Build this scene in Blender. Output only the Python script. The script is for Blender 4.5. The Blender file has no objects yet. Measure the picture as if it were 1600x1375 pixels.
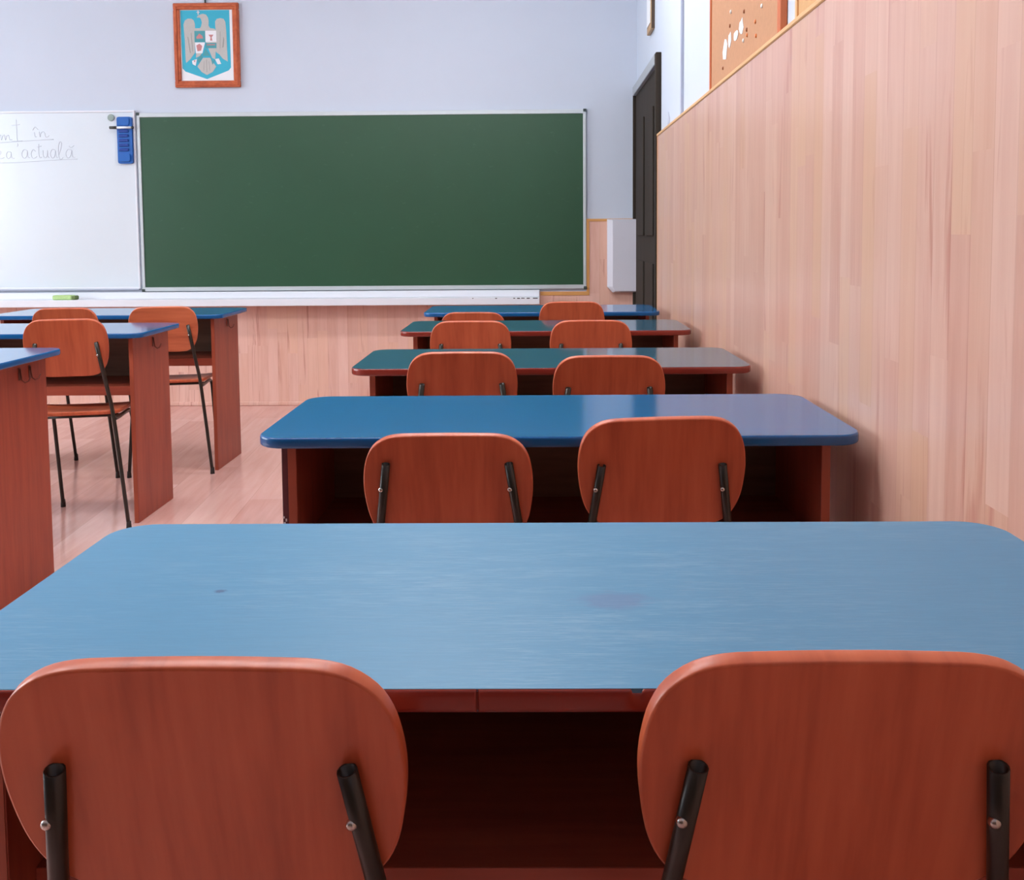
import bpy, math, random
from mathutils import Vector, Matrix

random.seed(7)
FILL_LAMP = 21.0
COL = bpy.context.scene.collection
SC = bpy.context.scene
rad = math.radians

# ------------------------------------------------------------------ materials
def srgb(r, g, b):
    f = lambda c: (c / 255 / 12.92) if c / 255 <= 0.04045 else ((c / 255 + 0.055) / 1.055) ** 2.4
    return (f(r), f(g), f(b), 1.0)

class NT:
    def __init__(s, name):
        s.m = bpy.data.materials.new(name); s.m.use_nodes = True
        s.t = s.m.node_tree; s.b = s.t.nodes['Principled BSDF']
    def n(s, typ, **kw):
        nd = s.t.nodes.new(typ)
        for k, v in kw.items():
            if k.startswith('i_'):
                key = k[2:]
                nd.inputs[int(key) if key.isdigit() else key.replace('_', ' ')].default_value = v
            else: setattr(nd, k, v)
        return nd
    def l(s, a, b): s.t.links.new(a, b)
    def math(s, op, a, b=None, c=None):
        nd = s.n('ShaderNodeMath', operation=op)
        for i, x in enumerate((a, b, c)):
            if x is None: continue
            if isinstance(x, (int, float)): nd.inputs[i].default_value = x
            else: s.l(x, nd.inputs[i])
        return nd.outputs[0]
    def mix(s, fac, a, b, mode='MIX'):
        nd = s.n('ShaderNodeMix', data_type='RGBA', blend_type=mode)
        for i, x in ((0, fac), (6, a), (7, b)):
            if isinstance(x, (int, float, tuple)): nd.inputs[i].default_value = x
            else: s.l(x, nd.inputs[i])
        return nd.outputs[2]
    def ramp(s, fac, stops):
        nd = s.n('ShaderNodeValToRGB')
        e = nd.color_ramp.elements
        while len(e) < len(stops): e.new(0.5)
        for k, (p, c) in enumerate(stops):
            e[k].position = p; e[k].color = c if isinstance(c, tuple) else (c, c, c, 1)
        s.l(fac, nd.inputs[0]); return nd.outputs[0]
    def coords(s, scale=(1, 1, 1), rnd=True):
        tc = s.n('ShaderNodeTexCoord'); out = tc.outputs['Object']
        if rnd:
            oi = s.n('ShaderNodeObjectInfo')
            v = s.n('ShaderNodeVectorMath', operation='SCALE'); v.inputs[0].default_value = (13.1, 7.7, 9.3)
            s.l(oi.outputs['Random'], v.inputs['Scale'])
            a = s.n('ShaderNodeVectorMath', operation='ADD'); s.l(out, a.inputs[0]); s.l(v.outputs[0], a.inputs[1]); out = a.outputs[0]
        mp = s.n('ShaderNodeMapping'); mp.inputs['Scale'].default_value = scale
        s.l(out, mp.inputs[0]); return mp.outputs[0]
    def noise(s, vec, scale=5, detail=4, rough=0.55, dist=0.0):
        nd = s.n('ShaderNodeTexNoise'); nd.inputs['Scale'].default_value = scale; nd.inputs['Detail'].default_value = detail
        nd.inputs['Roughness'].default_value = rough; nd.inputs['Distortion'].default_value = dist
        s.l(vec, nd.inputs['Vector']); return nd.outputs[0]
    def base(s, x):
        if isinstance(x, tuple): s.b.inputs['Base Color'].default_value = x
        else: s.l(x, s.b.inputs['Base Color'])
    def set(s, rough=0.5, metal=0.0, ior=1.5, spec=0.5):
        if isinstance(rough, (int, float)): s.b.inputs['Roughness'].default_value = rough
        else: s.l(rough, s.b.inputs['Roughness'])
        s.b.inputs['Metallic'].default_value = metal; s.b.inputs['IOR'].default_value = ior
        s.b.inputs['Specular IOR Level'].default_value = spec
        return s.m
    def bump(s, h, strength=0.1, dist=0.002):
        b = s.n('ShaderNodeBump'); b.inputs['Strength'].default_value = strength; b.inputs['Distance'].default_value = dist
        s.l(h, b.inputs['Height']); s.l(b.outputs[0], s.b.inputs['Normal'])

def plain(name, c, rough=0.5, metal=0.0, var=0.06, scale=9.0):
    t = NT(name); n = t.noise(t.coords(), scale, 3)
    lo = tuple(x * (1 - var) for x in c[:3]) + (1,); hi = tuple(min(1, x * (1 + var)) for x in c[:3]) + (1,)
    t.base(t.mix(n, lo, hi)); return t.set(rough, metal)

def wood(name, dark, mid, light, scale=(1, 1, 1), rough=0.35, grain=60):
    # scale: small along the grain
    t = NT(name); v = t.coords(scale)
    a = t.noise(v, grain * 0.4, 4, 0.55, 0.15); b = t.noise(v, grain * 1.6, 3, 0.6)
    s = t.math('ADD', t.math('MULTIPLY', a, 0.68), t.math('MULTIPLY', b, 0.32))
    t.base(t.ramp(s, [(0.33, dark), (0.5, mid), (0.68, light)]))
    return t.set(rough)

M = {}
CH_D, CH_M, CH_L = srgb(172, 80, 50), srgb(192, 95, 61), srgb(202, 106, 70)
M['chair_wood'] = wood('chair_wood', CH_D, CH_M, CH_L, (1, 0.06, 0.09), 0.36)
M['chair_wood_cross'] = wood('chair_wood_cross', srgb(182, 92, 60), srgb(204, 110, 74), srgb(214, 122, 84), (0.09, 1, 1), 0.32)
M['seat_wood'] = wood('seat_wood', CH_D, CH_M, CH_L, (1, 0.09, 1), 0.32)
M['desk_wood'] = wood('desk_wood', srgb(140, 60, 44), srgb(156, 70, 50), srgb(168, 80, 56), (1, 1, 0.08), 0.4)
M['desk_wood_x'] = wood('desk_wood_x', srgb(140, 60, 44), srgb(156, 70, 50), srgb(168, 80, 56), (0.08, 1, 1), 0.4)
M['inner_board'] = wood('inner_board', srgb(104, 76, 58), srgb(118, 88, 68), srgb(130, 98, 76), (0.08, 1, 1), 0.5)
M['edge_orange'] = plain('edge_orange', srgb(162, 78, 54), 0.4)
M['edge_red'] = plain('edge_red', srgb(128, 46, 36), 0.22)
M['edge_blue'] = plain('edge_blue', srgb(16, 88, 148), 0.2)
M['edge_worn'] = plain('edge_worn', srgb(92, 40, 48), 0.5, var=0.25, scale=60)
M['black_tube'] = plain('black_tube', srgb(38, 36, 30), 0.3, 0.0)
M['rubber'] = plain('rubber', srgb(44, 34, 30), 0.7)
M['steel'] = plain('steel', srgb(190, 190, 185), 0.25, 1.0)
M['hook_metal'] = plain('hook_metal', srgb(112, 62, 52), 0.4, 0.5)

def desk_top(name, c, wear, rough, stain=False, wearcol=srgb(170, 195, 210)):
    t = NT(name); v = t.coords((1, 9, 9), rnd=not stain)
    g = t.noise(v, 30, 4, 0.65)
    lo = tuple(x * 0.9 for x in c[:3]) + (1,); hi = tuple(min(1, x * 1.1) for x in c[:3]) + (1,)
    col = t.mix(g, lo, hi)
    v2 = t.coords((1, 6, 6), rnd=not stain)
    w = t.noise(v2, 9, 6, 0.75); w2 = t.noise(t.coords((1, 14, 14), rnd=not stain), 26, 5, 0.7)
    big = t.noise(t.coords((1, 1.6, 1)), 2.3, 2, 0.5)
    f = t.math('MULTIPLY', t.ramp(t.math('MULTIPLY', t.math('ADD', w, w2), 0.5), [(0.48, 0.0), (0.72, 1.0)]), t.ramp(big, [(0.35, 0.15), (0.65, 1.0)]))
    col = t.mix(t.math('MULTIPLY', f, wear), col, wearcol)
    if stain:
        tc = t.n('ShaderNodeTexCoord')
        def blob(cx, cy, sx, sy, soft, colr, amt, col):
            mp = t.n('ShaderNodeMapping'); mp.inputs['Location'].default_value = (-cx / sx, -cy / sy, 0); mp.inputs['Scale'].default_value = (1 / sx, 1 / sy, 0)
            t.l(tc.outputs['Object'], mp.inputs[0])
            ad = t.n('ShaderNodeVectorMath', operation='ADD'); t.l(mp.outputs[0], ad.inputs[0])
            nz = t.n('ShaderNodeTexNoise'); nz.inputs['Scale'].default_value = 2.2; t.l(mp.outputs[0], nz.inputs['Vector'])
            sb = t.n('ShaderNodeVectorMath', operation='SUBTRACT'); t.l(nz.outputs['Color'], sb.inputs[0]); sb.inputs[1].default_value = (0.5, 0.5, 0.5)
            t.l(sb.outputs[0], ad.inputs[1])
            ln = t.n('ShaderNodeVectorMath', operation='LENGTH'); t.l(ad.outputs[0], ln.inputs[0])
            k = t.ramp(ln.outputs['Value'], [(1 - soft, amt), (1.0, 0.0)])
            return t.mix(k, col, colr)
        col = blob(0.612, 0.190, 0.044, 0.026, 0.45, srgb(84, 96, 140), 0.42, col)
        col = blob(0.205, 0.218, 0.008, 0.006, 0.6, srgb(30, 60, 100), 0.8, col)
    t.base(col)
    rr = t.mix(f, (rough,) * 3 + (1,), (min(1, rough + 0.2 * wear),) * 3 + (1,))
    return t.set(rr)
M['top_worn'] = desk_top('top_worn', srgb(64, 128, 164), 0.5, 0.42, True)
M['top_blue'] = desk_top('top_blue', srgb(20, 98, 150), 0.05, 0.12)
M['top_teal'] = desk_top('top_teal', srgb(36, 88, 112), 0.1, 0.10)

def panelling(name, axis, tones):
    """laminate of narrow vertical strips with staggered joints; axis = index of the horizontal coordinate"""
    t = NT(name); tc = t.n('ShaderNodeTexCoord'); sp = t.n('ShaderNodeSeparateXYZ'); t.l(tc.outputs['Object'], sp.inputs[0])
    h = sp.outputs[axis]; z = sp.outputs[2]
    row = t.math('FLOOR', t.math('DIVIDE', h, 0.066))
    wn = t.n('ShaderNodeTexWhiteNoise', noise_dimensions='1D'); t.l(row, wn.inputs['W'])
    zs = t.math('ADD', t.math('DIVIDE', z, 0.62), t.math('MULTIPLY', wn.outputs['Value'], 7.0))
    cell = t.math('FLOOR', zs)
    cb = t.n('ShaderNodeCombineXYZ'); t.l(row, cb.inputs[0]); t.l(cell, cb.inputs[1])
    w2 = t.n('ShaderNodeTexWhiteNoise', noise_dimensions='2D'); t.l(cb.outputs[0], w2.inputs['Vector'])
    tone = w2.outputs['Value']
    off = t.n('ShaderNodeVectorMath', operation='SCALE'); t.l(w2.outputs['Color'], off.inputs[0]); off.inputs['Scale'].default_value = 6.0
    ad = t.n('ShaderNodeVectorMath', operation='ADD'); t.l(tc.outputs['Object'], ad.inputs[0]); t.l(off.outputs[0], ad.inputs[1])
    mp = t.n('ShaderNodeMapping'); mp.inputs['Scale'].default_value = (1, 1, 0.07); t.l(ad.outputs[0], mp.inputs[0])
    g = t.noise(mp.outputs[0], 34, 5, 0.6, 0.5); fine = t.noise(mp.outputs[0], 130, 2, 0.5)
    streak = t.ramp(t.noise(mp.outputs[0], 17, 4, 0.55, 1.2), [(0.60, 0.0), (0.70, 1.0)])
    s = t.math('ADD', t.math('MULTIPLY', tone, 0.28), t.math('ADD', t.math('MULTIPLY', g, 0.62), t.math('MULTIPLY', fine, 0.12)))
    col = t.ramp(s, list(zip((0.12, 0.45, 0.62, 0.9), tones)))
    sc_ = t.n('ShaderNodeSeparateColor'); t.l(w2.outputs['Color'], sc_.inputs[0])
    col = t.mix(t.math('MULTIPLY', t.ramp(sc_.outputs[1], [(0.45, 0.0), (1.0, 1.0)]), 0.5), col, tones[4])
    col = t.mix(t.math('MULTIPLY', streak, 0.5), col, srgb(168, 96, 82))
    fr = t.math('FRACT', t.math('DIVIDE', h, 0.066))
    seam = t.math('LESS_THAN', t.math('ABSOLUTE', t.math('SUBTRACT', fr, 0.02)), 0.016)
    col = t.mix(t.math('MULTIPLY', seam, 0.22), col, srgb(150, 88, 70))
    t.base(col)
    return t.set(0.3)
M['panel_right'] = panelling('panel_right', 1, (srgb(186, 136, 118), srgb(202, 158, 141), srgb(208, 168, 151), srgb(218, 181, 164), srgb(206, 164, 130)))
M['panel_back_lit'] = panelling('panel_back_lit', 0, (srgb(206, 152, 134), srgb(220, 176, 160), srgb(226, 184, 170), srgb(234, 196, 182), srgb(224, 178, 150)))  # same laminate as the right wall, its stronger daylight put into paler tones
M['rail_tan'] = plain('rail_tan', srgb(218, 172, 120), 0.45)
M['strip_tan'] = plain('strip_tan', srgb(206, 150, 88), 0.45)

def plaster(name, c):
    t = NT(name); n = t.noise(t.coords(rnd=False), 2.2, 5, 0.6); f = t.noise(t.coords(rnd=False), 260, 2)
    t.base(t.mix(n, tuple(x * 0.96 for x in c[:3]) + (1,), tuple(min(1, x * 1.03) for x in c[:3]) + (1,)))
    t.bump(f, 0.12, 0.001); return t.set(0.85, spec=0.3)
M['plaster'] = plaster('plaster', srgb(196, 204, 217))
M['ceiling_white'] = plaster('ceiling_white', srgb(236, 236, 238))

def floor_mat():
    t = NT('floor_laminate'); tc = t.n('ShaderNodeTexCoord')
    mp0 = t.n('ShaderNodeMapping'); mp0.inputs['Rotation'].default_value = (0, 0, rad(-4)); t.l(tc.outputs['Object'], mp0.inputs[0])
    sp = t.n('ShaderNodeSeparateXYZ'); t.l(mp0.outputs[0], sp.inputs[0])
    row = t.math('FLOOR', t.math('DIVIDE', sp.outputs[0], 0.19))
    wn = t.n('ShaderNodeTexWhiteNoise', noise_dimensions='1D'); t.l(row, wn.inputs['W'])
    cell = t.math('FLOOR', t.math('ADD', t.math('DIVIDE', sp.outputs[1], 1.25), t.math('MULTIPLY', wn.outputs['Value'], 5)))
    cb = t.n('ShaderNodeCombineXYZ'); t.l(row, cb.inputs[0]); t.l(cell, cb.inputs[1])
    w2 = t.n('ShaderNodeTexWhiteNoise', noise_dimensions='2D'); t.l(cb.outputs[0], w2.inputs['Vector'])
    mp = t.n('ShaderNodeMapping'); mp.inputs['Scale'].default_value = (1, 0.1, 1); t.l(mp0.outputs[0], mp.inputs[0])
    g = t.noise(mp.outputs[0], 26, 5, 0.6, 0.6)
    s = t.math('ADD', t.math('MULTIPLY', w2.outputs['Value'], 0.4), t.math('MULTIPLY', g, 0.6))
    col = t.ramp(s, [(0.2, srgb(190, 140, 130)), (0.5, srgb(208, 162, 152)), (0.8, srgb(220, 180, 170))])
    fr = t.math('FRACT', t.math('DIVIDE', sp.outputs[0], 0.19))
    seam = t.math('LESS_THAN', fr, 0.014)
    col = t.mix(t.math('MULTIPLY', seam, 0.25), col, srgb(120, 70, 60))
    t.base(col); return t.set(0.15)
M['floor'] = floor_mat()
M['rear_dark'] = wood('rear_dark', srgb(84, 56, 40), srgb(98, 66, 48), srgb(110, 76, 56), (1, 1, .08), .5)  # dark tone put on the unseen rear wall to cut bounced light

def chalk_mat():
    t = NT('chalkboard_green'); n = t.noise(t.coords((1, 1, 1), rnd=False), 1.6, 6, 0.65, 0.4); f = t.noise(t.coords((0.6, 1, 1), rnd=False), 40, 3)
    col = t.mix(n, srgb(33, 71, 48), srgb(40, 82, 57))
    col = t.mix(t.math('MULTIPLY', t.ramp(f, [(0.66, 0.0), (0.85, 1.0)]), 0.12), col, srgb(120, 150, 130))
    t.base(col); return t.set(0.42)
M['chalk_green'] = chalk_mat()
M['whiteboard'] = plain('whiteboard', srgb(212, 221, 228), 0.22, var=0.01)
M['alu'] = plain('alu', srgb(196, 204, 208), 0.4, 0.25, var=0.03)
M['white_paint'] = plain('white_paint', srgb(222, 225, 232), 0.5, var=0.02)
M['box_white'] = plain('box_white', srgb(206, 206, 216), 0.5, var=0.02)
M['chip_dark'] = plain('chip_dark', srgb(52, 40, 40), 0.8)
M['clip_dark'] = plain('clip_dark', srgb(50, 62, 60), 0.5)
M['door_dark'] = wood('door_dark', srgb(32, 23, 15), srgb(39, 29, 19), srgb(46, 35, 25), (1, 1, 0.08), 0.9)
M['door_grey'] = plain('door_grey', srgb(160, 166, 172), 0.5)
M['frame_wood'] = wood('frame_wood', srgb(150, 66, 32), srgb(182, 84, 44), srgb(200, 104, 60), (1, 1, 1), 0.4, 30)
M['plaque_wood'] = wood('plaque_wood', srgb(150, 116, 76), srgb(178, 142, 98), srgb(196, 162, 116), (1, 1, 0.1), 0.5)
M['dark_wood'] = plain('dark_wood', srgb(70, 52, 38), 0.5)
M['paper'] = plain('paper', srgb(226, 228, 232), 0.7, var=0.02)
M['crest_blue'] = plain('crest_blue', srgb(48, 170, 196), 0.5)
M['crest_teal'] = plain('crest_teal', srgb(70, 150, 158), 0.5)
M['crest_silver'] = plain('crest_silver', srgb(182, 180, 176), 0.55, var=0.08, scale=120)
M['crest_feather'] = plain('crest_feather', srgb(146, 146, 140), 0.55)
M['crest_red'] = plain('crest_red', srgb(190, 128, 128), 0.55)
M['crest_white'] = plain('crest_white', srgb(226, 226, 230), 0.55)
M['cork'] = plain('cork', srgb(184, 136, 102), 0.9, var=0.12, scale=70)
M['cork_frame'] = plain('cork_frame', srgb(196, 106, 62), 0.5)
M['cork_pale'] = plain('cork_pale', srgb(196, 154, 108), 0.9, var=0.12, scale=70)
M['conduit'] = plain('conduit', srgb(172, 178, 196), 0.5)
M['plastic_blue'] = plain('plastic_blue', srgb(24, 92, 172), 0.35)
M['plastic_blue_dark'] = plain('plastic_blue_dark', srgb(14, 56, 140), 0.4)
M['plastic_black'] = plain('plastic_black', srgb(46, 48, 44), 0.4)
M['plastic_white'] = plain('plastic_white', srgb(225, 230, 235), 0.35)
M['magnet'] = plain('magnet', srgb(140, 156, 150), 0.4)
M['sponge'] = plain('sponge', srgb(176, 206, 140), 0.9, var=0.15, scale=90)
M['sponge_dark'] = plain('sponge_dark', srgb(104, 124, 76), 0.95, var=0.2, scale=90)
M['ink'] = plain('ink', srgb(188, 194, 206), 0.6)
M['pin_white'] = plain('pin_white', srgb(235, 232, 226), 0.3)
M['pin_brown'] = plain('pin_brown', srgb(150, 84, 40), 0.3)
M['pin_orange'] = plain('pin_orange', srgb(214, 120, 56), 0.3)
M['window_white'] = plain('window_white', srgb(232, 234, 236), 0.4, var=0.02)
def glass_mat():
    m = bpy.data.materials.new('window_glass'); m.use_nodes = True; t = m.node_tree; t.nodes.clear()
    o = t.nodes.new('ShaderNodeOutputMaterial'); mx = t.nodes.new('ShaderNodeMixShader'); tr = t.nodes.new('ShaderNodeBsdfTransparent'); gl = t.nodes.new('ShaderNodeBsdfGlossy')
    gl.inputs['Roughness'].default_value = 0.02; mx.inputs[0].default_value = 0.06; tr.inputs[0].default_value = (0.96, 0.98, 0.97, 1)
    t.links.new(tr.outputs[0], mx.inputs[1]); t.links.new(gl.outputs[0], mx.inputs[2]); t.links.new(mx.outputs[0], o.inputs[0]); return m
M['glass'] = glass_mat()

# ------------------------------------------------------------------ mesh helpers
class MB:
    def __init__(s): s.v = []; s.f = []; s.sm = []
    def add(s, vs, fs, smooth=False):
        k = len(s.v); s.v += [tuple(v) for v in vs]
        for f in fs: s.f.append([i + k for i in f]); s.sm.append(smooth)
        return s
    def box(s, x0, x1, y0, y1, z0, z1, bev=0.0):
        if bev <= 0:
            v = [(x, y, z) for z in (z0, z1) for y in (y0, y1) for x in (x0, x1)]
            return s.add(v, [(0, 2, 3, 1), (4, 5, 7, 6), (0, 1, 5, 4), (1, 3, 7, 5), (3, 2, 6, 7), (2, 0, 4, 6)])
        # chamfered box: 24 vertices
        c = ((x0, x1), (y0, y1), (z0, z1)); idx = {}; V = []
        for sx in (0, 1):
            for sy in (0, 1):
                for sz in (0, 1):
                    sg = (sx, sy, sz)
                    for ax in range(3):
                        p = [c[k][sg[k]] + (0 if k == ax else (bev if sg[k] == 0 else -bev)) for k in range(3)]
                        idx[(sx, sy, sz, ax)] = len(V); V.append(tuple(p))
        F = []
        for ax in range(3):
            u, w = [k for k in range(3) if k != ax]
            for sd in (0, 1):
                q = []
                for a, b in ((0, 0), (1, 0), (1, 1), (0, 1)):
                    sg = [0, 0, 0]; sg[ax] = sd; sg[u] = a; sg[w] = b; q.append(idx[(*sg, ax)])
                F.append(q)
        for ax in range(3):
            u, w = [k for k in range(3) if k != ax]
            for a in (0, 1):
                for b in (0, 1):
                    def key(e, face):
                        sg = [0, 0, 0]; sg[ax] = e; sg[u] = a; sg[w] = b; return idx[(*sg, face)]
                    F.append([key(0, u), key(1, u), key(1, w), key(0, w)])
        for sx in (0, 1):
            for sy in (0, 1):
                for sz in (0, 1): F.append([idx[(sx, sy, sz, a)] for a in range(3)])
        return s.add(V, F)
    def tube(s, pts, r, n=12, cap0=True, cap1=True, hollow0=False, smooth=True):
        pts = [Vector(p) for p in pts]; rings = []; up = None
        for i, p in enumerate(pts):
            t = (pts[min(i + 1, len(pts) - 1)] - pts[max(i - 1, 0)]).normalized()
            if up is None: up = t.orthogonal().normalized()
            up = (up - t * up.dot(t)).normalized(); w = t.cross(up)
            rr = r[i] if isinstance(r, (list, tuple)) else r
            rings.append([p + (up * math.cos(2 * math.pi * k / n) + w * math.sin(2 * math.pi * k / n)) * rr for k in range(n)])
        if hollow0:
            t = (pts[1] - pts[0]).normalized(); inn = [pts[0] + (q - pts[0]) * 0.8 for q in rings[0]]; deep = [q + t * 0.012 for q in inn]
            rings = [deep, inn] + rings; cap0 = True
        v = [q for R in rings for q in R]; f = []
        for i in range(len(rings) - 1):
            for k in range(n): f.append((i * n + k, i * n + (k + 1) % n, (i + 1) * n + (k + 1) % n, (i + 1) * n + k))
        s.add(v, f, smooth)
        b = len(s.v) - len(v)
        if cap0: s.f.append([b + k for k in range(n)][::-1]); s.sm.append(False)
        if cap1: s.f.append([b + (len(rings) - 1) * n + k for k in range(n)]); s.sm.append(False)
        return s
    def lathe(s, prof, M4=Matrix(), n=16, smooth=True):
        v = [M4 @ Vector((r * math.cos(2 * math.pi * k / n), r * math.sin(2 * math.pi * k / n), z)) for r, z in prof for k in range(n)]
        f = [(i * n + k, i * n + (k + 1) % n, (i + 1) * n + (k + 1) % n, (i + 1) * n + k) for i in range(len(prof) - 1) for k in range(n)]
        s.add(v, f, smooth); b = len(s.v) - len(v)
        s.f.append([b + k for k in range(n)][::-1]); s.sm.append(False)
        s.f.append([b + (len(prof) - 1) * n + k for k in range(n)]); s.sm.append(False)
        return s
    def prism(s, poly, fn, d0, d1):
        """poly: 2-D outline, fn(u, v, d) -> 3-D point"""
        n = len(poly); v = [fn(a, b, d0) for a, b in poly] + [fn(a, b, d1) for a, b in poly]
        return s.add(v, [list(range(n))[::-1], list(range(n, 2 * n))] + [(i, (i + 1) % n, n + (i + 1) % n, n + i) for i in range(n)])
    def build(s, name, mat, parent=None, loc=None):
        me = bpy.data.meshes.new(name); me.from_pydata(s.v, [], s.f)
        me.polygons.foreach_set('use_smooth', s.sm); me.materials.append(mat)
        import bmesh
        bm = bmesh.new(); bm.from_mesh(me); bmesh.ops.recalc_face_normals(bm, faces=bm.faces); bm.to_mesh(me); bm.free()
        me.update()
        o = bpy.data.objects.new(name, me); COL.objects.link(o)
        if parent: o.parent = parent
        if loc: o.location = loc
        return o

def tag(o, label, cat, group=None, kind=None):
    o['label'] = label; o['category'] = cat
    if group: o['group'] = group
    if kind: o['kind'] = kind
    return o
def thing(name, label, cat, loc=(0, 0, 0), rz=0.0, group=None):
    o = bpy.data.objects.new(name, None); COL.objects.link(o); o.empty_display_size = 0.1
    o.location = loc; o.rotation_euler = (0, 0, rz)
    return tag(o, label, cat, group)
def kids(o): return [c for c in bpy.data.objects if c.parent == o]
def dup(root, label, loc, rz=0.0):
    r = root.copy(); COL.objects.link(r); r.location = loc; r.rotation_euler = (0, 0, rz); r['label'] = label
    for c in kids(root):
        d = c.copy(); COL.objects.link(d); d.parent = r
        for g in kids(c):
            e = g.copy(); COL.objects.link(e); e.parent = d
    return r
def catmull(P, n=6, closed=False):
    out = []; N = len(P)
    rng = range(N if closed else N - 1)
    for i in rng:
        g = lambda k: Vector(P[k % N]) if closed else Vector(P[max(0, min(N - 1, k))])
        a, b, c, d = g(i - 1), g(i), g(i + 1), g(i + 2)
        for k in range(n):
            t = k / n
            out.append(0.5 * ((2 * b) + (c - a) * t + (2 * a - 5 * b + 4 * c - d) * t * t + (3 * b - a - 3 * c + d) * t ** 3))
    if not closed: out.append(Vector(P[-1]))
    return out

# ------------------------------------------------------------------ the room
XW, XP, YB = 0.640, 0.618, 6.266         # plaster of the right wall, face of its panelling, back wall
XL, YR, ZC = -6.4, -3.6, 3.2
PEND = 5.02                              # the panelling of the right wall ends beside the door
struct = lambda mb, name, mat, label, cat: tag(mb.build(name, mat), label, cat, kind='structure')
struct(MB().box(XL - .2, XW + .2, YR - .2, YB + .2, -.1, 0), 'floor', M['floor'], 'pinkish wood laminate floor', 'floor')
struct(MB().box(XL - .2, XW + .2, YR - .2, YB + .2, ZC, ZC + .1), 'ceiling', M['ceiling_white'], 'white ceiling', 'ceiling')
struct(MB().box(XL - .2, XW + .2, YB, YB + .2, 0, ZC), 'wall_back', M['plaster'], 'pale lilac white front wall behind the boards', 'wall')
struct(MB().box(XL - .2, XW + .2, YR - .2, YR, 0, ZC), 'wall_rear', M['rear_dark'], 'unseen rear wall of the classroom, its dark wood added to cut bounced light', 'wall')
DY0, DY1, DZ = 5.085, 6.215, 2.0
w = MB().box(XW, XW + .2, YR, DY0, 0, ZC).box(XW, XW + .2, DY0, DY1, DZ, ZC).box(XW, XW + .2, DY1, YB, 0, ZC)
struct(w, 'wall_right', M['plaster'], 'white plaster wall above the wood panelling on the right', 'wall')
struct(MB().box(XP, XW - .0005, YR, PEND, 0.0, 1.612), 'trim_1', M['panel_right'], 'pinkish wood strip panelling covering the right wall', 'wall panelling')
struct(MB().box(XP - .004, XW - .0005, YR, PEND, 1.6125, 1.627, .003), 'trim_2', M['rail_tan'], 'tan rail along the top of the right wall panelling', 'trim')
struct(MB().box(XP - .001, XW - .0005, PEND, PEND + .004, 0, 1.626), 'trim_3', M['strip_tan'], 'tan edge strip closing the panelling beside the door', 'trim')
ZW = 1.208
wb = MB().box(XL, XW, YB - .014, YB - .0005, 0, 0.74).box(.316, XW, YB - .014, YB - .0005, .74, ZW)
struct(wb, 'trim_4', M['panel_back_lit'], 'pinkish orange wood panelling on the front wall under the boards', 'wall panelling')
ts = MB().box(.312, XW, YB - .018, YB - .0142, ZW - .014, ZW + .002).box(.312, .330, YB - .018, YB - .0142, .715, ZW - .0142).box(.012, .3118, YB - .018, YB - .0142, .715, .738)
struct(ts, 'trim_5', M['strip_tan'], 'tan edging strips around the panelling beside the chalkboard', 'trim')
struct(MB().box(XL, XW, YB - .028, YB - .0142, 0, .026, .004), 'baseboard_back', M['panel_back_lit'], 'low wooden baseboard along the front wall', 'baseboard')

# left wall with window openings (daylight side)
wins = [(0.9, 2.7), (3.1, 4.9)]
WZ0, WZ1 = 0.85, 2.95
wl = MB().box(XL - .2, XL, YR, YB, 0, WZ0).box(XL - .2, XL, YR, YB, WZ1, ZC)
ys = [YR] + [y for ab in wins for y in ab] + [YB]
for k in range(0, len(ys), 2): wl.box(XL - .2, XL, ys[k], ys[k + 1], WZ0, WZ1)
struct(wl, 'wall_left', M['plaster'], 'white window wall on the left of the classroom', 'wall')
for i, (a, b) in enumerate(wins):
    f = MB(); x0, x1 = XL - .12, XL - .06; nm = 3 if b - a > 2 else 2
    f.box(x0, x1, a, b, WZ0, WZ0 + .06).box(x0, x1, a, b, WZ1 - .06, WZ1).box(x0, x1, a, a + .06, WZ0 + .06, WZ1 - .06).box(x0, x1, b - .06, b, WZ0 + .06, WZ1 - .06)
    for k in range(1, nm):
        y = a + (b - a) * k / nm; f.box(x0, x1, y - .04, y + .04, WZ0 + .06, WZ1 - .06)
    o = tag(f.build('window_%d' % (i + 1), M['window_white']), 'white framed window of the left wall, number %d from the rear' % (i + 1), 'window', kind='structure')
    for k in range(nm):
        ya = a + (b - a) * k / nm + .041; yb = a + (b - a) * (k + 1) / nm - .041
        MB().box(XL - .093, XL - .088, ya, yb, WZ0 + .061, WZ1 - .061).build('pane', M['glass'], o)
    MB().box(XL - .055, XL + .10, a - .04, b + .04, WZ0 - .03, WZ0 - .0005, .004).build('window_sill', M['window_white'], o)
    L = bpy.data.lights.new('daylight_portal', 'AREA'); L.shape = 'RECTANGLE'; L.size = b - a; L.size_y = WZ1 - WZ0; L.cycles.is_portal = True
    lo = bpy.data.objects.new('daylight_portal', L); COL.objects.link(lo); lo.location = (XL - .15, (a + b) / 2, (WZ0 + WZ1) / 2); lo.rotation_euler = (0, rad(-90), rad(0))
    lo.matrix_world = Matrix.Translation(lo.location) @ Matrix(((0, 0, -1), (1, 0, 0), (0, -1, 0))).to_4x4()

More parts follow.
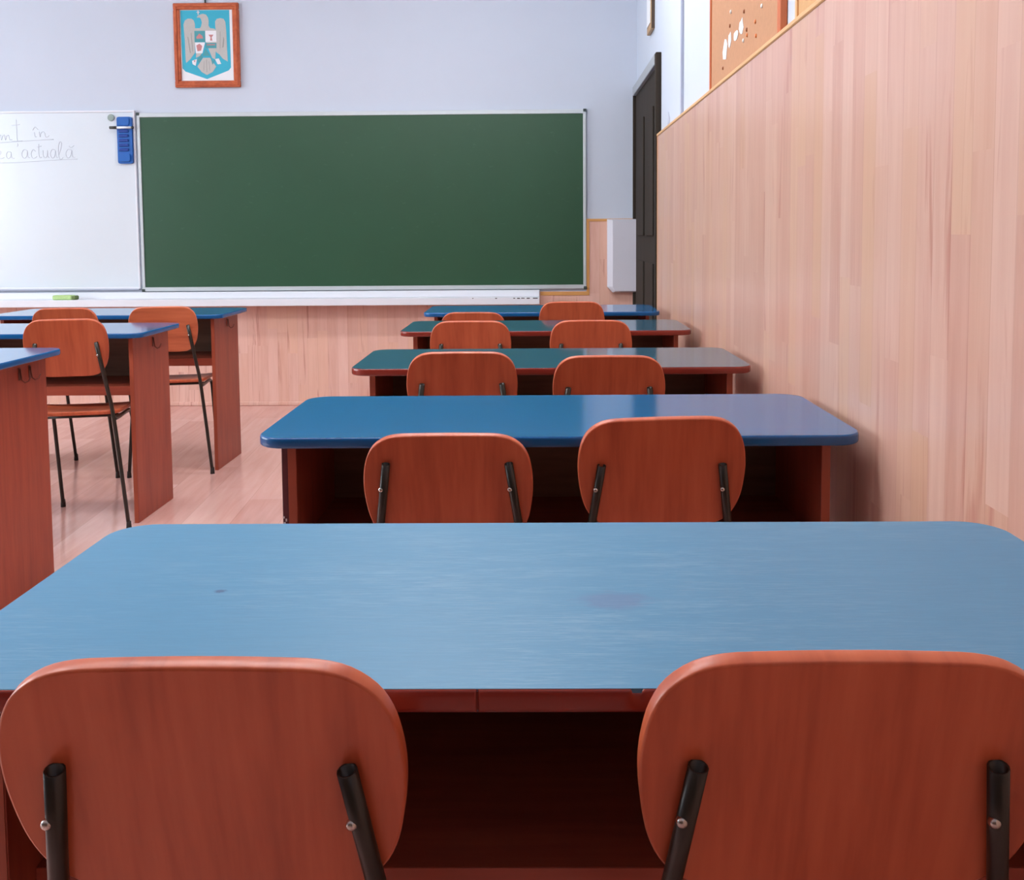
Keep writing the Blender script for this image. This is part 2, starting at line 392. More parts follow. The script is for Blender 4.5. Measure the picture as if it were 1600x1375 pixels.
# door at the far end of the right wall
d = MB().box(XW - .012, XW + .03, DY0 + .002, DY1 - .002, .005, DZ - .002)
for (a, b, za, zb) in ((DY0 + .16, DY0 + .50, .25, .95), (DY1 - .50, DY1 - .16, .25, .95), (DY0 + .16, DY0 + .50, 1.1, 1.8), (DY1 - .50, DY1 - .16, 1.1, 1.8)):
    d.box(XW - .020, XW - .0118, a, b, za, zb, .004)
door = tag(d.build('door_1', M['door_dark']), 'dark brown door at the far end of the right wall', 'door', kind='structure')
MB().box(XW - .030, XW + .0, DY0 - .055, DY0, 0, 2.045, .003).build('door_frame', M['door_dark'], door)
MB().box(XW - .030, XW + .0, DY1, YB - .03, 0, 2.045, .003).build('door_frame', M['door_dark'], door)
MB().box(XW - .032, XW + .0, DY0 + .001, DY1 - .001, DZ - .012, 2.045, .003).build('door_header', M['door_grey'], door)

# ------------------------------------------------------------------ desks
DW, DD, DH, DT = 1.114, 0.4535, 0.750, 0.0195
def rrect(x0, x1, y0, y1, r, n=8):
    P = []
    for cx, cy, a0 in ((x1 - r, y0 + r, -90), (x1 - r, y1 - r, 0), (x0 + r, y1 - r, 90), (x0 + r, y0 + r, 180)):
        for k in range(n + 1):
            a = rad(a0 + 90 * k / n); P.append((cx + r * math.cos(a), cy + r * math.sin(a)))
    return P
def desk(label, x0, y0, rz, top, edge, hook=False, worn=False, chip=False):
    t = thing('school_desk', label, 'desk', (x0, y0, 0), rz, 'two-seat school desks')
    in_ = .0015; r = .052
    outl = rrect(0, DW, 0, DD, r)
    if chip:                                        # a finer front edge so that the small nick can be cut into it
        fr = [(x_, 0.0) for x_ in sorted([r + (DW - 2 * r) * k / 80 for k in range(1, 80) if abs(r + (DW - 2 * r) * k / 80 - .485) > .004 and abs(r + (DW - 2 * r) * k / 80 - .6145) > .009] + [.4830, .4837, .4844, .4850, .4856, .4863, .487, .6065, .6095, .611, .6135, .616, .618, .6195, .6225])]
        outl = outl[:0] + outl + fr
    C = (DW / 2, DD / 2)
    nrm = []
    N = len(outl)
    for i in range(N):
        a, b = Vector(outl[i - 1]), Vector(outl[(i + 1) % N]); tdir = (b - a).normalized(); nrm.append(Vector((tdir.y, -tdir.x)))
    ins = [(outl[i][0] - nrm[i].x * .0028, outl[i][1] - nrm[i].y * .0028) for i in range(N)]
    MB().prism(ins, lambda a, b, d_: (a, b, d_), DH - DT + .0003, DH).build('tabletop', M[top], t)
    prof = [(-.0028, DH - .0004), (-.0016, DH - .0008), (-.0005, DH - .0026), (0, DH - .006), (0, DH - DT + .005), (-.0006, DH - DT + .0018), (-.0026, DH - DT)]
    e = MB(); V = []; F = []; K = len(prof)
    for i in range(N):
        for q, (o_, z) in enumerate(prof):
            dz = 0
            if chip and outl[i][1] < 1e-6 and abs(outl[i][0] - .6145) < .005 and q < 4: dz = -.0032; o_ -= .0006
            if chip and outl[i][1] < 1e-6 and abs(outl[i][0] - .485) < .0010: o_ = max(o_ - .0024, -.0028)
            V.append((outl[i][0] + nrm[i].x * o_, outl[i][1] + nrm[i].y * o_, z + dz))
    for i in range(N):
        j = (i + 1) % N
        for q in range(K - 1): F.append((i * K + q, j * K + q, j * K + q + 1, i * K + q + 1))
    e.add(V, F, True)
    eb = e.build('edge_band', M[edge], bpy.data.objects[kids(t)[0].name])
    pz = DH - DT
    pa, pb = .055, DD - .045
    for sgn, (xa, xb) in ((-1, (.048, .065)), (1, (DW - .065, DW - .048))):
        p = MB().box(xa, xb, pa, pb, 0, pz - .0003, .001).build('side_panel', M['desk_wood'], t)
        MB().box(xa + .0008, xb - .0008, pa - .0014, pa - .0002, .001, pz - .0015).build('edge_strip', M['edge_orange'], p)
        if worn and sgn < 0:
            MB().box(xa - .0125, xa - .0003, pa + .004, pb, 0.0, pz - .0003, .001).build('outer_board', M['edge_worn'], p)
            cb = MB()
            for (dx, dz, s_) in ((-.009, .5735, .0035), (-.006, .581, .0026), (-.0035, .568, .003), (-.010, .586, .002), (-.005, .561, .002), (-.0085, .556, .0028)):
                cb.box(xa + dx - s_ / 2, xa + dx + s_ / 2, pa + .0032, pa + .0039, dz - s_, dz + s_, .0002)
            cb.build('chipped_paint', M['paper'], p)
    MB().box(.0653, DW - .0653, .10, pb - .02, .514, .532).build('book_shelf', M['desk_wood_x'], t)
    MB().box(.0653, DW - .0653, .0985, .0999, .497, .5318, .0004).build('shelf_lip', M['desk_wood_x'], t)
    MB().box(.0653, DW - .0653, pb - .0195, pb - .002, .498, pz - .0003).build('modesty_panel', M['inner_board'], t)
    if hook:
        xh = DW - .048
        for (yh, hk) in ((pa + .19, 1),) + (((pa + .25, 2),) if hook == 2 else ()):
            h = MB().box(xh + .0002, xh + .0022, yh - .006, yh + .006, .672, .712, .0005)
            h.tube([(xh + .004, yh, .708), (xh + .006, yh, .69), (xh + .009, yh, .672), (xh + .016, yh + .004, .664), (xh + .024, yh + .010, .668), (xh + .028, yh + .016, .682)], .0022, 8)
            h.build('bag_hook', M['hook_metal'], t)
    return t
desk('worn pale blue two-seat desk with a dark red edge, nearest of all', -.5367, .7516, .0035, 'top_worn', 'edge_red', chip=True)
desk('bright blue two-seat desk with a blue edge and a chipped left panel', -.5212, 1.7189, .0069, 'top_blue', 'edge_blue', worn=True)
desk('larger looking dark teal two-seat desk with a red edge, nearer the camera', -.5233, 2.612, .0096, 'top_teal', 'edge_red')
desk('dark teal desk with a red edge just behind the other teal one', -.5318, 3.6166, .0004, 'top_teal', 'edge_red')
desk('blue desk with a blue edge standing beside the dark door', -.5434, 4.4759, .005, 'top_blue', 'edge_blue')
desk('blue desk of the left row standing closest to the whiteboard', -2.600, 4.449, 0, 'top_blue', 'edge_blue', hook=1)
desk('blue desk in the middle of the three of the left row', -2.632, 3.609, 0, 'top_blue', 'edge_blue', hook=1)
desk('blue desk with two bag hooks, cut off by the left edge of the photo', -2.689, 2.709, 0, 'top_blue', 'edge_blue', hook=2)

# ------------------------------------------------------------------ chairs
RC = rad(14); TZ = .795
def bk(u, v, d=0.0):
    """backrest frame: u across, v down along the reclined board from its top edge, d forward from the rear face"""
    curve = -.010 * (u / .15) ** 2 + .010
    return Vector((u, v * math.sin(RC) + (d + curve * .8) * math.cos(RC), TZ - v * math.cos(RC) + (d + curve * .8) * math.sin(RC)))
S_ = .150 / 320
half = [(0, 0), (120, 0), (190, 1), (240, 12), (281, 40), (304, 78), (315, 120), (320, 165), (319, 212), (313, 262), (302, 312), (282, 358), (252, 394), (212, 417), (165, 427), (100, 430), (0, 430)]
def board(outline_half, mapf, th, er, ncol=16, sub=3):
    """rounded board: outline given as half-outline (u, v) from top middle round to bottom middle"""
    H = [(p.x, p.y) for p in catmull([(a * 1.0, b * 1.0, 0) for a, b in outline_half], sub)]
    H = [h for h in H if h[0] > 1e-6]
    N = len(H); nr = []
    full = [(-H[0][0], H[0][1])] + H + [(-H[-1][0], H[-1][1])]
    for i in range(1, N + 1):
        a, b = Vector(full[i - 1]), Vector(full[i + 1]); tt = (b - a).normalized(); nr.append(Vector((tt.y, -tt.x)))
    mb = MB()
    rings = [(-er, 0.0), (-er * .3, er * .3), (0, er), (0, th - er), (-er * .3, th - er * .3), (-er, th)]
    def ring(o, d):
        R = [(h[0] + nr[i].x * o, h[1] + nr[i].y * o) for i, h in enumerate(H)]
        loop = R + [(-a, b) for a, b in R[::-1]]
        return R, [mapf(a, b, d) for a, b in loop]
    V = []; F = []; L = 2 * N
    for o, d in rings: V += ring(o, d)[1]
    for q in range(len(rings) - 1):
        for i in range(L):
            j = (i + 1) % L; F.append((q * L + i, q * L + j, (q + 1) * L + j, (q + 1) * L + i))
    mb.add(V, F, True)
    for o, d in (rings[0], rings[-1]):
        R, _ = ring(o, d); V = []; F = []; n = ncol
        for a, b in R:
            for k in range(n + 1): V.append(mapf(a * (1 - 2 * k / n), b, d))
        for i in range(N - 1):
            for k in range(n): F.append((i * (n + 1) + k, i * (n + 1) + k + 1, (i + 1) * (n + 1) + k + 1, (i + 1) * (n + 1) + k))
        mb.add(V, F, True)
    return mb
bm_back = board([(a * S_, b * S_ * 1.08) for a, b in half], lambda u, v, d: bk(u, v, d), .0150, .0022)
def seat_map(u, v, d):          # v from the rear edge forward, d upward
    k = v / .33
    z = .437 - .010 * k - .010 * math.sin(min(1, k) * math.pi) * (1 - (u / .17) ** 2) - .012 * max(0, k - .8) / .2
    return Vector((u, .092 + v, z + d))
seat_half = [(0, 0), (.08, 0), (.125, .003), (.150, .018), (.158, .045), (.164, .12), (.170, .22), (.172, .275), (.162, .310), (.135, .328), (.08, .331), (0, .331)]
bm_seat = board(seat_half, seat_map, .0145, .0025, 12)

def smooth_path(P, n=6): return [tuple(p) for p in catmull(P, n)]
TR = .0077
def yb(z): return (TZ - z) * math.tan(RC) + .006 - TR / math.cos(RC)
def make_chair(label, loc, rz, cross=False):
    t = thing('school_chair', label, 'chair', loc, rz, 'school chairs with red-brown wooden backs')
    bm_back.build('backrest', M['chair_wood_cross' if cross else 'chair_wood'], t)
    bm_seat.build('seat', M['seat_wood'], t)
    for s in (-1, 1):
        pts = [(s * .1077, yb(.712) - .001, .712), (s * .119, yb(.63) - .001, .63), (s * .133, yb(.53), .53), (s * .1415, yb(.47) + .0, .47), (s * .147, .078, .43), (s * .152, .0815, .38), (s * .167, .088, .22), (s * .186, .097, .004)]
        path = [pts[0]] + smooth_path(pts[1:-1], 4) + [pts[-1]]
        leg = MB().tube(path, TR, 14, hollow0=True).build('leg', M['black_tube'], t)
        MB().lathe([(.0105, 0), (.0105, .004), (.0088, .03), (.0078, .031)], Matrix.Translation((s * .1855, .0968, 0)), 14).build('rubber_foot', M['rubber'], leg)
        bz = .665
        c = Vector((s * .1138 - .0045, yb(bz) - .0062, bz))
        m = Matrix.Translation(c) @ Matrix.Rotation(rad(90) - RC * .4, 4, 'X') @ Matrix.Rotation(0, 4, 'Y')
        MB().lathe([(.0045, -.002), (.0045, .0012), (.0040, .0026), (.0026, .0038), (.0008, .0043)], m, 14).build('bolt', M['steel'], leg)
        fp = [(s * .149, .082, .421), (s * .150, .16, .417), (s * .150, .30, .413), (s * .151, .355, .408), (s * .153, .382, .388), (s * .154, .400, .35), (s * .156, .446, .18), (s * .158, .494, .004)]
        path = smooth_path(fp, 4)
        leg = MB().tube(path, TR, 14).build('leg', M['black_tube'], t)
        MB().lathe([(.0105, 0), (.0105, .004), (.0088, .03), (.0078, .031)], Matrix.Translation((s * .158, .493, 0)), 14).build('rubber_foot', M['rubber'], leg)
    MB().tube([(-.149, .20, .4165), (.149, .20, .4165)], .006, 10).build('stretcher', M['black_tube'], t)
    return t
c0 = make_chair('nearest chair on the left, its back before the worn pale blue desk', (-.260, .684, 0), 0)
def chair(label, x, y, rz=0.0, zs=1.0, s=1.0, ry=0.0):
    c = dup(c0, label, (x, y, 0), rad(rz)); c.scale = (s, s, s * zs); c.rotation_euler = (0, rad(ry), rad(rz)); return c
c0.scale = (1.04, 1.04, 1.0)
chair('nearest chair on the right, cut off by the edge of the photo', .230, .680, 0, .969, 1.04)
low = chair('left chair at the bright blue desk, its back lower than the chair beside it', -.162, 1.641, 0, 1.006)
next(c for c in kids(low) if c.name.startswith('backrest')).location = (0, .0085, -.035)
tilted = chair('right chair at the bright blue desk, its back tilted and higher than its neighbour', .219, 1.676, 1, .99)
b_ = next(c for c in kids(tilted) if c.name.startswith('backrest')); b_.rotation_euler = (0, rad(-1.3), 0); b_.location = (.7 * math.sin(rad(1.3)), -.0012, 0)
chair('left chair of the pair at the larger dark teal desk', -.208, 2.552, 1, 1.003)
chair('right chair of the pair at the larger dark teal desk', .186, 2.522, 0, .993)
chair('left chair of the pair at the smaller dark teal desk', -.252, 3.50, 0, 1.0)
chair('right chair of the pair at the smaller dark teal desk', .190, 3.473, 0, 1.003)
chair('left chair at the blue desk beside the door, only its top showing', -.300, 4.33, -3, .955)
chair('right chair at the blue desk beside the door', .151, 4.354, 0, 1.01)
chair('chair at the middle blue desk of the left row, its legs in full view', -1.730, 3.46, 12, 1.055, .97)
chair('left chair at the blue desk closest to the whiteboard', -2.130, 4.26, 5, 1.03, .97)
make_chair('right chair at the blue desk closest to the whiteboard, grain running sideways', (-1.705, 4.31, 0), rad(11), True)

# ------------------------------------------------------------------ boards on the front wall
FY = YB - .0005
t = thing('chalkboard', 'large green chalkboard with a thin aluminium frame', 'chalkboard', (-1.14, FY, 1.339))
bx0, bx1, bz0, bz1 = -2.592 + 1.14, .311 + 1.14, .757 - 1.339, 1.912 - 1.339
MB().box(bx0 + .018, bx1 - .018, -.016, -.001, bz0 + .026, bz1 - .026).build('writing_surface', M['chalk_green'], t)
fr = MB().box(bx0, bx1, -.022, -.0005, bz1 - .027, bz1, .002).box(bx0, bx1, -.022, -.0005, bz0, bz0 + .027, .002)
fr.box(bx0, bx0 + .019, -.022, -.0005, bz0 + .027, bz1 - .027, .002).box(bx1 - .019, bx1, -.022, -.0005, bz0 + .027, bz1 - .027, .002)
fr.build('frame', M['alu'], t)
for x in (bx0, bx1):
    for z in (bz0, bz1):
        sx, sz = (1 if x == bx0 else -1), (1 if z == bz0 else -1)
        xa, xb = sorted((x - sx * .003, x + sx * .018)); za, zb = sorted((z - sz * .003, z + sz * .016))
        MB().box(xa, xb, -.025, -.0006, za, zb, .002).build('corner_cap', M['clip_dark'], t)

t = thing('whiteboard', 'white dry-wipe board with faint handwriting left of the chalkboard', 'whiteboard', (-3.6, FY, 1.35))
wx0, wx1, wz0, wz1 = -5.4 + 3.6, -2.606 + 3.6, .775 - 1.35, 1.931 - 1.35
MB().box(wx0 + .01, wx1 - .01, -.013, -.001, wz0 + .01, wz1 - .01).build('writing_surface', M['whiteboard'], t)
fr = MB().box(wx0, wx1, -.020, -.0005, wz1 - .012, wz1, .002).box(wx0, wx1, -.020, -.0005, wz0, wz0 + .012, .002)
fr.box(wx0, wx0 + .012, -.020, -.0005, wz0 + .012, wz1 - .012, .002).box(wx1 - .012, wx1, -.020, -.0005, wz0 + .012, wz1 - .012, .002)
fr.build('frame', M['white_paint'], t)
MB().box(wx0 + .01, wx1 - .01, -.018, -.001, wz0 - .008, wz0 - .0005).build('seam_shadow', M['conduit'], t)  # grey strip standing in for the shadow line under the board
# handwriting, strokes in a letter grid (x right, y down), put on the board's face
def wpt(x, y): return (-3.493 + .00419 * (x * .15) + 3.6, -.0136, 1.648 - .00417 * (y * .15 + 160 - 243) - 1.35)
strokes = [
 [(-60, 372), (-30, 345), (-22, 395), (-5, 352), (12, 345), (16, 395), (32, 352), (50, 343), (58, 395), (74, 352), (92, 346), (104, 392), (126, 388)],
 [(178, 185), (180, 300), (182, 404), (198, 408)], [(132, 244), (214, 236)], [(120, 408), (236, 404)], [(182, 432), (186, 448), (176, 462)],
 [(362, 318), (366, 350), (372, 366), (384, 362)], [(346, 296), (372, 264), (402, 290)],
 [(412, 312), (420, 366), (430, 330), (452, 312), (470, 326), (478, 364), (498, 366), (514, 352)],
 [(-40, 424), (100, 416), (300, 404), (560, 392)],
 [(-30, 560), (0, 540), (6, 515), (-14, 515), (-24, 560), (0, 586), (36, 575)],
 [(110, 520), (76, 516), (60, 552), (76, 586), (104, 566), (112, 522), (116, 578), (142, 582)],
 [(280, 506), (244, 496), (222, 540), (240, 584), (270, 566), (282, 508), (286, 570), (304, 580)],
 [(366, 512), (340, 496), (320, 536), (330, 580), (356, 582), (378, 566)],
 [(404, 440), (400, 540), (410, 580), (428, 574)], [(384, 470), (428, 460)],
 [(444, 504), (446, 560), (462, 580), (484, 562), (490, 504), (494, 570), (508, 578)],
 [(572, 504), (540, 496), (520, 540), (536, 584), (562, 566), (574, 508), (580, 570), (596, 580)],
 [(604, 560), (634, 480), (640, 428), (622, 420), (606, 470), (606, 560), (624, 600), (650, 580)],
 [(742, 506), (704, 496), (680, 540), (696, 584), (728, 566), (744, 508), (750, 570), (776, 580)],
 [(716, 462), (738, 478), (768, 456)],
 [(-40, 632), (200, 626), (560, 606), (800, 598)]]
hw = MB()
for s in strokes:
    P = smooth_path([wpt(*q) for q in s], 4)
    hw.tube(P, .0013, 5)
hw.build('handwriting', M['ink'], t)

t = thing('chalk_ledge', 'long white chalk ledge below the two boards, paint chipped at its right end', 'ledge', (-2.3, YB - .0145, .70))
lx0, lx1 = -5.5 + 2.3, .006 + 2.3
MB().box(lx0, lx1, -.020, -.0005, -.008, .052, .002).build('back_board', M['white_paint'], t)
MB().box(lx0, lx1, -.150, -.0205, -.008, .012, .002).build('tray', M['white_paint'], t)
MB().box(lx0, lx1, -.162, -.1503, -.032, .0125, .002).build('front_lip', M['white_paint'], t)
ch = MB()
for (x, w_, h_) in ((-.012, .030, .004), (-.062, .020, .004), (-.095, .022, .003), (-.125, .018, .004), (-.155, .012, .003), (-.270, .012, .003), (-.420, .008, .002)):
    ch.box(lx1 + x - w_, lx1 + x, -.1626, -.1621, .0085 - h_, .011, .0002)
ch.build('chipped_paint', M['chip_dark'], t)

t = thing('sponge', 'pale green wiping sponge lying on the white ledge', 'sponge', (-3.05, YB - .0145 - .10, .7121))
MB().box(-.078, .048, -.03, .03, 0, .030, .006).build('sponge_block', M['sponge'], t)
MB().box(.049, .072, -.026, .026, 0, .027, .006).build('scouring_end', M['sponge_dark'], t)

# blue holder with a marker pushed through it, and a magnet
WBF = FY - .0132
t = thing('marker_holder', 'ribbed blue plastic holder on the whiteboard beside the chalkboard', 'holder', (-2.6695, WBF, 1.738))
hb = MB().prism(rrect(-.048, .048, -.150, .150, .014, 5), lambda a, b, d_: (a, -d_, b), .0005, .020)
hb.build('body', M['plastic_blue'], t)
MB().prism(rrect(-.040, .034, .095, .140, .012, 5), lambda a, b, d_: (a, -d_, b), .0203, .027).build('top_pad', M['plastic_blue'], t)
for k in range(5):
    z = .058 - k * .030
    MB().box(-.036, .026, -.028, -.0203, z - .009, z + .009, .003).build('rib', M['plastic_blue_dark'], t)
MB().prism(rrect(-.038, .034, -.138, -.088, .012, 5), lambda a, b, d_: (a, -d_, b), .0203, .030).build('lower_pad', M['plastic_blue'], t)
t = thing('marker_pen', 'black capped white marker pushed sideways through the blue holder', 'marker', (-2.664, WBF - .0325, 1.8175))
MB().tube([(-.048, 0, 0), (.046, 0, 0)], .0075, 12).build('barrel', M['plastic_white'], t)
MB().tube([(-.094, 0, .0), (-.0485, 0, 0)], .0095, 12).build('cap', M['plastic_black'], t)
MB().tube([(.0465, 0, 0), (.060, 0, 0)], .0078, 12).build('end_plug', M['plastic_black'], t)
tag(MB().lathe([(.0225, 0), (.0225, .006), (.020, .009)], Matrix.Rotation(rad(90), 4, 'X'), 20).build('magnet', M['magnet'], loc=(-2.760, WBF, 1.885)), 'small round grey magnet left of the blue holder', 'magnet')

# framed crest
t = thing('framed_crest', 'wooden framed picture of a silver eagle crest above the chalkboard', 'picture', (-2.1235, FY, 2.340))
PX = .4225 / 2; PZ = .534 / 2; fw = .042
def frame_bar(a, b):
    pass
bars = MB()
for (xa, xb, za, zb) in ((-PX, PX, PZ - fw, PZ), (-PX, PX, -PZ, -PZ + fw), (-PX, -PX + fw, -PZ + fw, PZ - fw), (PX - fw, PX, -PZ + fw, PZ - fw)):
    bars.box(xa, xb, -.022, -.0005, za, zb, .004)
fo = bars.build('frame', M['frame_wood'], t)
rim = MB()
a, b = PX - .010, PZ - .010
for (xa, xb, za, zb) in ((-a, a, b - .014, b), (-a, a, -b, -b + .014), (-a, -a + .014, -b + .014, b - .014), (a - .014, a, -b + .014, b - .014)):
    rim.box(xa, xb, -.027, -.0222, za, zb, .002)
rim.build('raised_moulding', M['frame_wood'], fo)
paper = MB().box(-PX + fw - .004, PX - fw + .004, -.012, -.001, -PZ + fw - .004, PZ - fw + .004).build('paper', M['paper'], t)
MB().lathe([(.006, 0), (.006, .02), (.003, .03)], Matrix.Translation((-.004, -.010, PZ)), 10).build('hanging_loop', M['clip_dark'], t)
SX, SZ = .4225 / 1005, .534 / 1280           # the drawing's own grid: 1005 x 1280 units between the frame's outer edges
def cp(x, y, d_): return ((x - 612) * SX, -.0121 - d_, -(y - 690) * SZ)
def cpoly(mb, P, d0, th=.0006): return mb.prism(P, lambda a_, b_, d_: cp(a_, b_, d_), d0, d0 + th)
cpoly(MB(), [(218, 158), (968, 158), (972, 1030), (935, 1075), (600, 1203), (270, 1085), (226, 1035)], .0).build('blue_shield', M['crest_blue'], paper)
eg = MB()
cpoly(eg, [(262, 370), (285, 310), (330, 282), (385, 284), (420, 310), (436, 360), (438, 432), (430, 640), (425, 800), (350, 900), (285, 955), (278, 900), (276, 640)], 0.0008)
cpoly(eg, [(750, 400), (748, 330), (775, 292), (830, 280), (880, 292), (905, 340), (915, 480), (920, 760), (926, 940), (850, 895), (800, 830), (762, 800), (760, 640)], 0.0009)
cpoly(eg, [(512, 430), (532, 400), (545, 345), (532, 290), (512, 268), (470, 272), (482, 240), (512, 226), (560, 212), (610, 224), (640, 268), (650, 320), (645, 390), (668, 430), (735, 440), (760, 470), (430, 470), (440, 430)], 0.0011)
cpoly(eg, [(600, 640), (790, 640), (835, 740), (770, 815), (745, 780), (735, 905), (690, 885), (640, 760)], 0.0012)
cpoly(eg, [(445, 800), (540, 800), (500, 850), (440, 880)], 0.0013)
cpoly(eg, [(548, 880), (655, 880), (745, 1015), (690, 1095), (600, 1142), (520, 1095), (456, 1010)], 0.0014)
eg.build('silver_eagle', M['crest_silver'], paper)
ft = MB()
for P in ([(318, 560), (330, 560), (360, 800), (350, 810)], [(870, 560), (882, 600), (868, 720), (848, 730)], [(596, 905), (604, 905), (604, 1100), (596, 1100)], [(560, 930), (566, 930), (556, 1080), (550, 1075)], [(634, 930), (640, 930), (650, 1075), (644, 1080)], [(372, 500), (379, 500), (395, 780), (388, 785)], [(820, 480), (826, 480), (818, 740), (811, 740)]):
    cpoly(ft, P, (.0022), .0003)
ft.build('feathers', M['crest_feather'], paper)
q = MB(); cpoly(q, [(425, 470), (590, 470), (590, 640), (425, 640)], .0016); cpoly(q, [(590, 655), (760, 655), (760, 735), (590, 735)], .0016); cpoly(q, [(540, 850), (590, 735), (660, 850)], .0016)
cpoly(q, [(455, 905), (520, 830), (545, 870), (480, 960)], .0016); cpoly(q, [(660, 860), (700, 930), (740, 900), (690, 990)], .0016)
q.build('teal_quarters', M['crest_teal'], paper)
q = MB(); cpoly(q, [(592, 470), (760, 470), (760, 640), (592, 640)], .0016); cpoly(q, [(430, 645), (586, 645), (540, 810), (440, 810)], .0016); cpoly(q, [(375, 925), (455, 895), (430, 1000), (385, 975)], .0016); cpoly(q, [(730, 900), (790, 890), (825, 975), (770, 980)], .0016)
cpoly(q, [(484, 165), (498, 165), (498, 225), (484, 225)], .0016); cpoly(q, [(468, 182), (514, 182), (514, 194), (468, 194)], .0016)
q.build('white_quarters', M['crest_white'], paper)
for P in ([(640, 530), (720, 530), (690, 570), (700, 620), (664, 620), (672, 570)], [(450, 690), (500, 665), (540, 700), (520, 770), (465, 780)], [(400, 920), (430, 915), (420, 950)],
          [(455, 560), (500, 510), (545, 545), (560, 585), (455, 590)], [(610, 675), (740, 675), (740, 690), (610, 690)]):
    cpoly(MB(), P, .0023, .0004).build('red_charge', M['crest_red'], paper)

# white cable box beside the door
t = thing('cable_box', 'pale grey metal box on the front wall beside the dark door', 'box', (.5405, YB - .0185, .970))
P = [(-.095, -.200), (-.062, -.236), (.0985, -.236), (.0985, .236), (-.095, .236)]
Q = [(-.062, -.200), (-.045, -.226), (.0985, -.226), (.0985, .230), (-.062, .230)]
mb = MB(); n = len(P)
V = [(a, -.0005, b) for a, b in P] + [(a, -.030, b) for a, b in P] + [(a, -.052, b) for a, b in Q]
F = [list(range(n))[::-1], [2 * n + i for i in range(n)]]
for k in range(2): F += [(k * n + i, k * n + (i + 1) % n, (k + 1) * n + (i + 1) % n, (k + 1) * n + i) for i in range(n)]
mb.add(V, F).build('housing', M['box_white'], t)

# ------------------------------------------------------------------ things on the right wall
tag(MB().box(XW - .014, XW - .0005, 4.265, 4.285, 1.628, ZC - .001, .002).build('cable_conduit', M['conduit']), 'thin vertical pale grey cable trunking on the right wall', 'conduit')
def corkboard(label, ya, yb_, z1, cm, fm):
    t = thing('cork_board', label, 'notice board', (XW - .0005, (ya + yb_) / 2, 1.628), 0, 'cork boards along the right wall')
    h = (yb_ - ya) / 2; H = z1 - 1.628
    MB().box(-.010, -.0005, -h + .012, h - .012, .001, H - .02).build('cork_panel', M[cm], t)
    f = MB().box(-.020, -.0005, -h, -h + .030, .0005, H, .002).box(-.016, -.0005, h - .014, h, .0005, H, .002).box(-.018, -.0005, -h + .031, h - .0145, H - .022, H, .002)
    f.build('frame', M[fm], t)
    return t
corkboard('cork notice board with pins and torn paper above the rail', 2.505, 3.545, 2.55, 'cork', 'cork_frame')
corkboard('yellowish cork board, only a corner of it showing at the top edge', 1.25, 2.378, 2.55, 'cork_pale', 'rail_tan')
CX = XW - .0108
def torn(y0, y1, z0, z1, label):
    P = []; n = 9; r = random.Random(int(y0 * 1000))
    for k in range(n):
        a = 2 * math.pi * k / n; P.append(((y0 + y1) / 2 + (y1 - y0) / 2 * math.cos(a) * r.uniform(.7, 1.1), (z0 + z1) / 2 + (z1 - z0) / 2 * math.sin(a) * r.uniform(.7, 1.1)))
    tag(MB().prism(P, lambda a_, b_, d_: (CX - d_, a_, b_), .0002, .0012).build('paper_scrap', M['paper']), label, 'paper scrap', 'torn paper scraps on the cork board')
torn(3.235, 3.315, 1.690, 1.760, 'largest torn white paper scrap, lowest on the cork board')
torn(3.170, 3.225, 1.718, 1.770, 'torn white scrap just right of the largest one on the cork board')
torn(3.060, 3.140, 1.722, 1.755, 'torn white scrap third from the left on the cork board')
torn(2.985, 3.050, 1.722, 1.775, 'torn white scrap nearest the brown pins on the cork board')
def pin(y, z, m, label):
    mt = Matrix.Translation((CX, y, z)) @ Matrix.Rotation(rad(-90), 4, 'Y')
    tag(MB().lathe([(.0065, 0), (.0065, .0012), (.0055, .0030), (.0030, .0042)], mt, 10).build('thumb_tack', M[m]), label, 'pin', 'pins left in the cork board')
pin(3.180, 1.830, 'pin_white', 'white pin at the upper left of the cork board')
pin(2.980, 1.786, 'pin_brown', 'brown pin at the upper middle of the cork board')
pin(2.745, 1.748, 'pin_white', 'white pin at the upper right of the cork board, nearest the frame')
pin(2.825, 1.722, 'pin_orange', 'orange pin below the upper right white pin')
pin(2.940, 1.723, 'pin_brown', 'brown pin right beside the paper scraps')
pin(2.935, 1.706, 'pin_orange', 'orange pin just below the brown one beside the scraps')
pin(2.985, 1.700, 'pin_white', 'white pin below the paper scraps')
pin(2.815, 1.680, 'pin_orange', 'orange pin low on the right of the cork board')
pin(3.195, 1.788, 'pin_brown', 'brown pin above the gap between the paper scraps')
pin(3.310, 1.672, 'pin_brown', 'brown pin at the bottom left of the cork board')
t = thing('wooden_plaque', 'narrow wooden framed plaque on the right wall above the door', 'plaque', (XW - .0005, 5.42, 2.45))
MB().box(-.020, -.0005, -.10, .10, -.225, .225, .003).build('frame', M['plaque_wood'], t)
MB().box(-.024, -.0202, -.075, .075, -.19, .19, .001).build('panel', M['paper'], t)
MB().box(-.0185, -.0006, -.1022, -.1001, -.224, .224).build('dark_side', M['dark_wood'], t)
tag(MB().prism([(4.70, 1.672), (4.735, 1.69), (4.75, 1.705), (4.752, 1.688), (4.78, 1.662), (4.80, 1.640), (4.76, 1.650), (4.73, 1.636)], lambda a_, b_, d_: (XW - d_, a_, b_), .0003, .0012).build('scuff_mark', M['conduit']), 'small grey scuff on the white wall between rail and door', 'scuff mark')

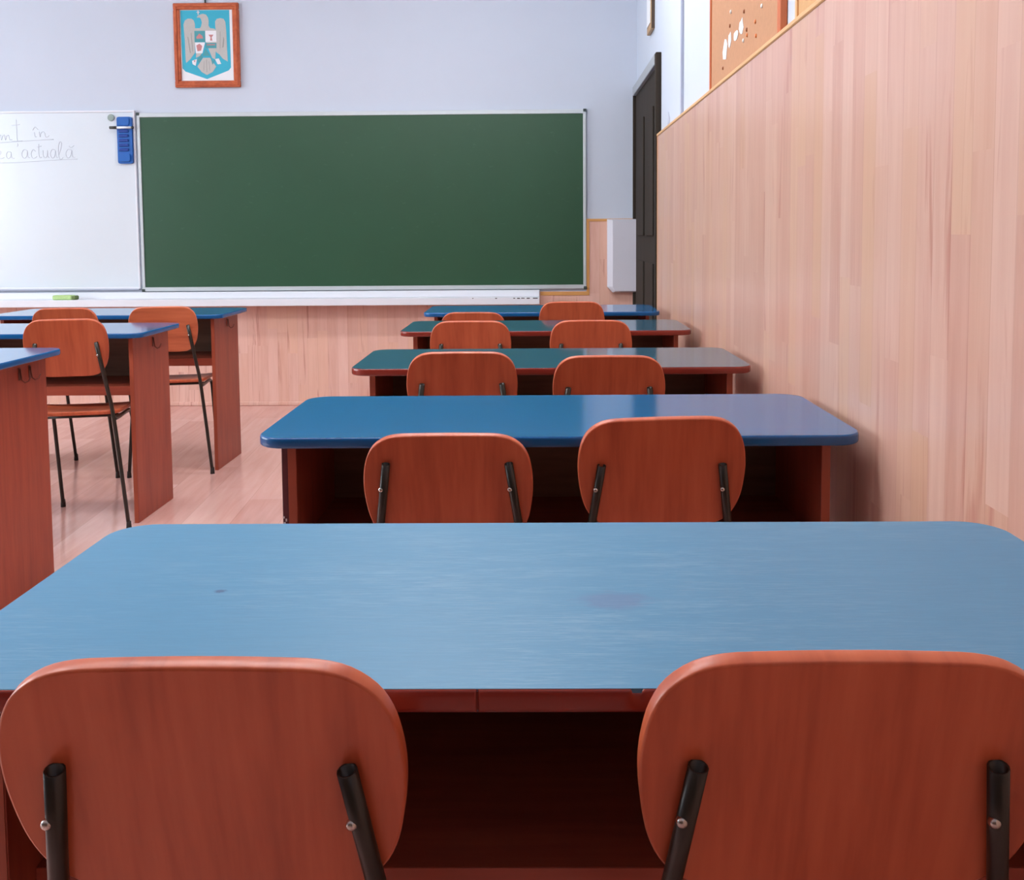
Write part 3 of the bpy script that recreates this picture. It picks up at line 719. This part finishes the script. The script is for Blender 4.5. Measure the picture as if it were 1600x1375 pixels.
# ------------------------------------------------------------------ light
def emis(name, c, st):
    m = bpy.data.materials.new(name); m.use_nodes = True; b = m.node_tree.nodes['Principled BSDF']
    b.inputs['Base Color'].default_value = (.8, .8, .8, 1); b.inputs['Emission Color'].default_value = c; b.inputs['Emission Strength'].default_value = st; return m
M['fill_glow'] = emis('fill_glow', (.97, .98, 1.0, 1), FILL_LAMP)
for (x, y, lb) in ((-.8, 2.1, 'added unseen fill lamp above the aisle, nearer the camera'), (-.45, 4.25, 'added unseen fill lamp above the aisle, nearer the chalkboard'),
                   (-2.4, 1.7, 'added unseen fill lamp over the row of desks by the windows')):  # fill lamps added out of view to even out front wall and chair backs
    t = thing('fill_lamp', lb, 'lamp', (x, y, ZC), 0, 'added fill lamps')
    MB().box(-.62, .62, -.15, .15, -.05, -.0005, .004).build('housing', M['white_paint'], t)
    MB().box(-.58, .58, -.12, .12, -.075, -.0505, .004).build('diffuser', M['fill_glow'], t)
wd = bpy.data.worlds.new('overcast_sky'); SC.world = wd; wd.use_nodes = True
bg = wd.node_tree.nodes['Background']; bg.inputs[0].default_value = (0.84, 0.92, 1.0, 1); bg.inputs[1].default_value = 7.6

# ------------------------------------------------------------------ camera
cam = bpy.data.cameras.new('camera'); co = bpy.data.objects.new('camera', cam); COL.objects.link(co)
cam.lens = 33.793; cam.sensor_width = 36; cam.shift_x = -.012187; cam.shift_y = -.136308; cam.clip_start = .05
R_, U_, B_ = (0.999873, 0.014273, -0.007082), (0.006071, 0.069612, 0.997556), (0.014731, -0.997472, 0.069517)
co.matrix_world = Matrix(((R_[0], U_[0], B_[0], 0), (R_[1], U_[1], B_[1], 0), (R_[2], U_[2], B_[2], 1.1185), (0, 0, 0, 1)))
SC.camera = co
SC.view_settings.view_transform = 'Standard'; SC.view_settings.look = 'None'; SC.view_settings.gamma = 1.0; SC.view_settings.use_curve_mapping = False
SC.view_settings.exposure = 1.0
SC.cycles.max_bounces = 10; SC.cycles.diffuse_bounces = 6; SC.cycles.glossy_bounces = 4
SC.cycles.sample_clamp_indirect = 6.0
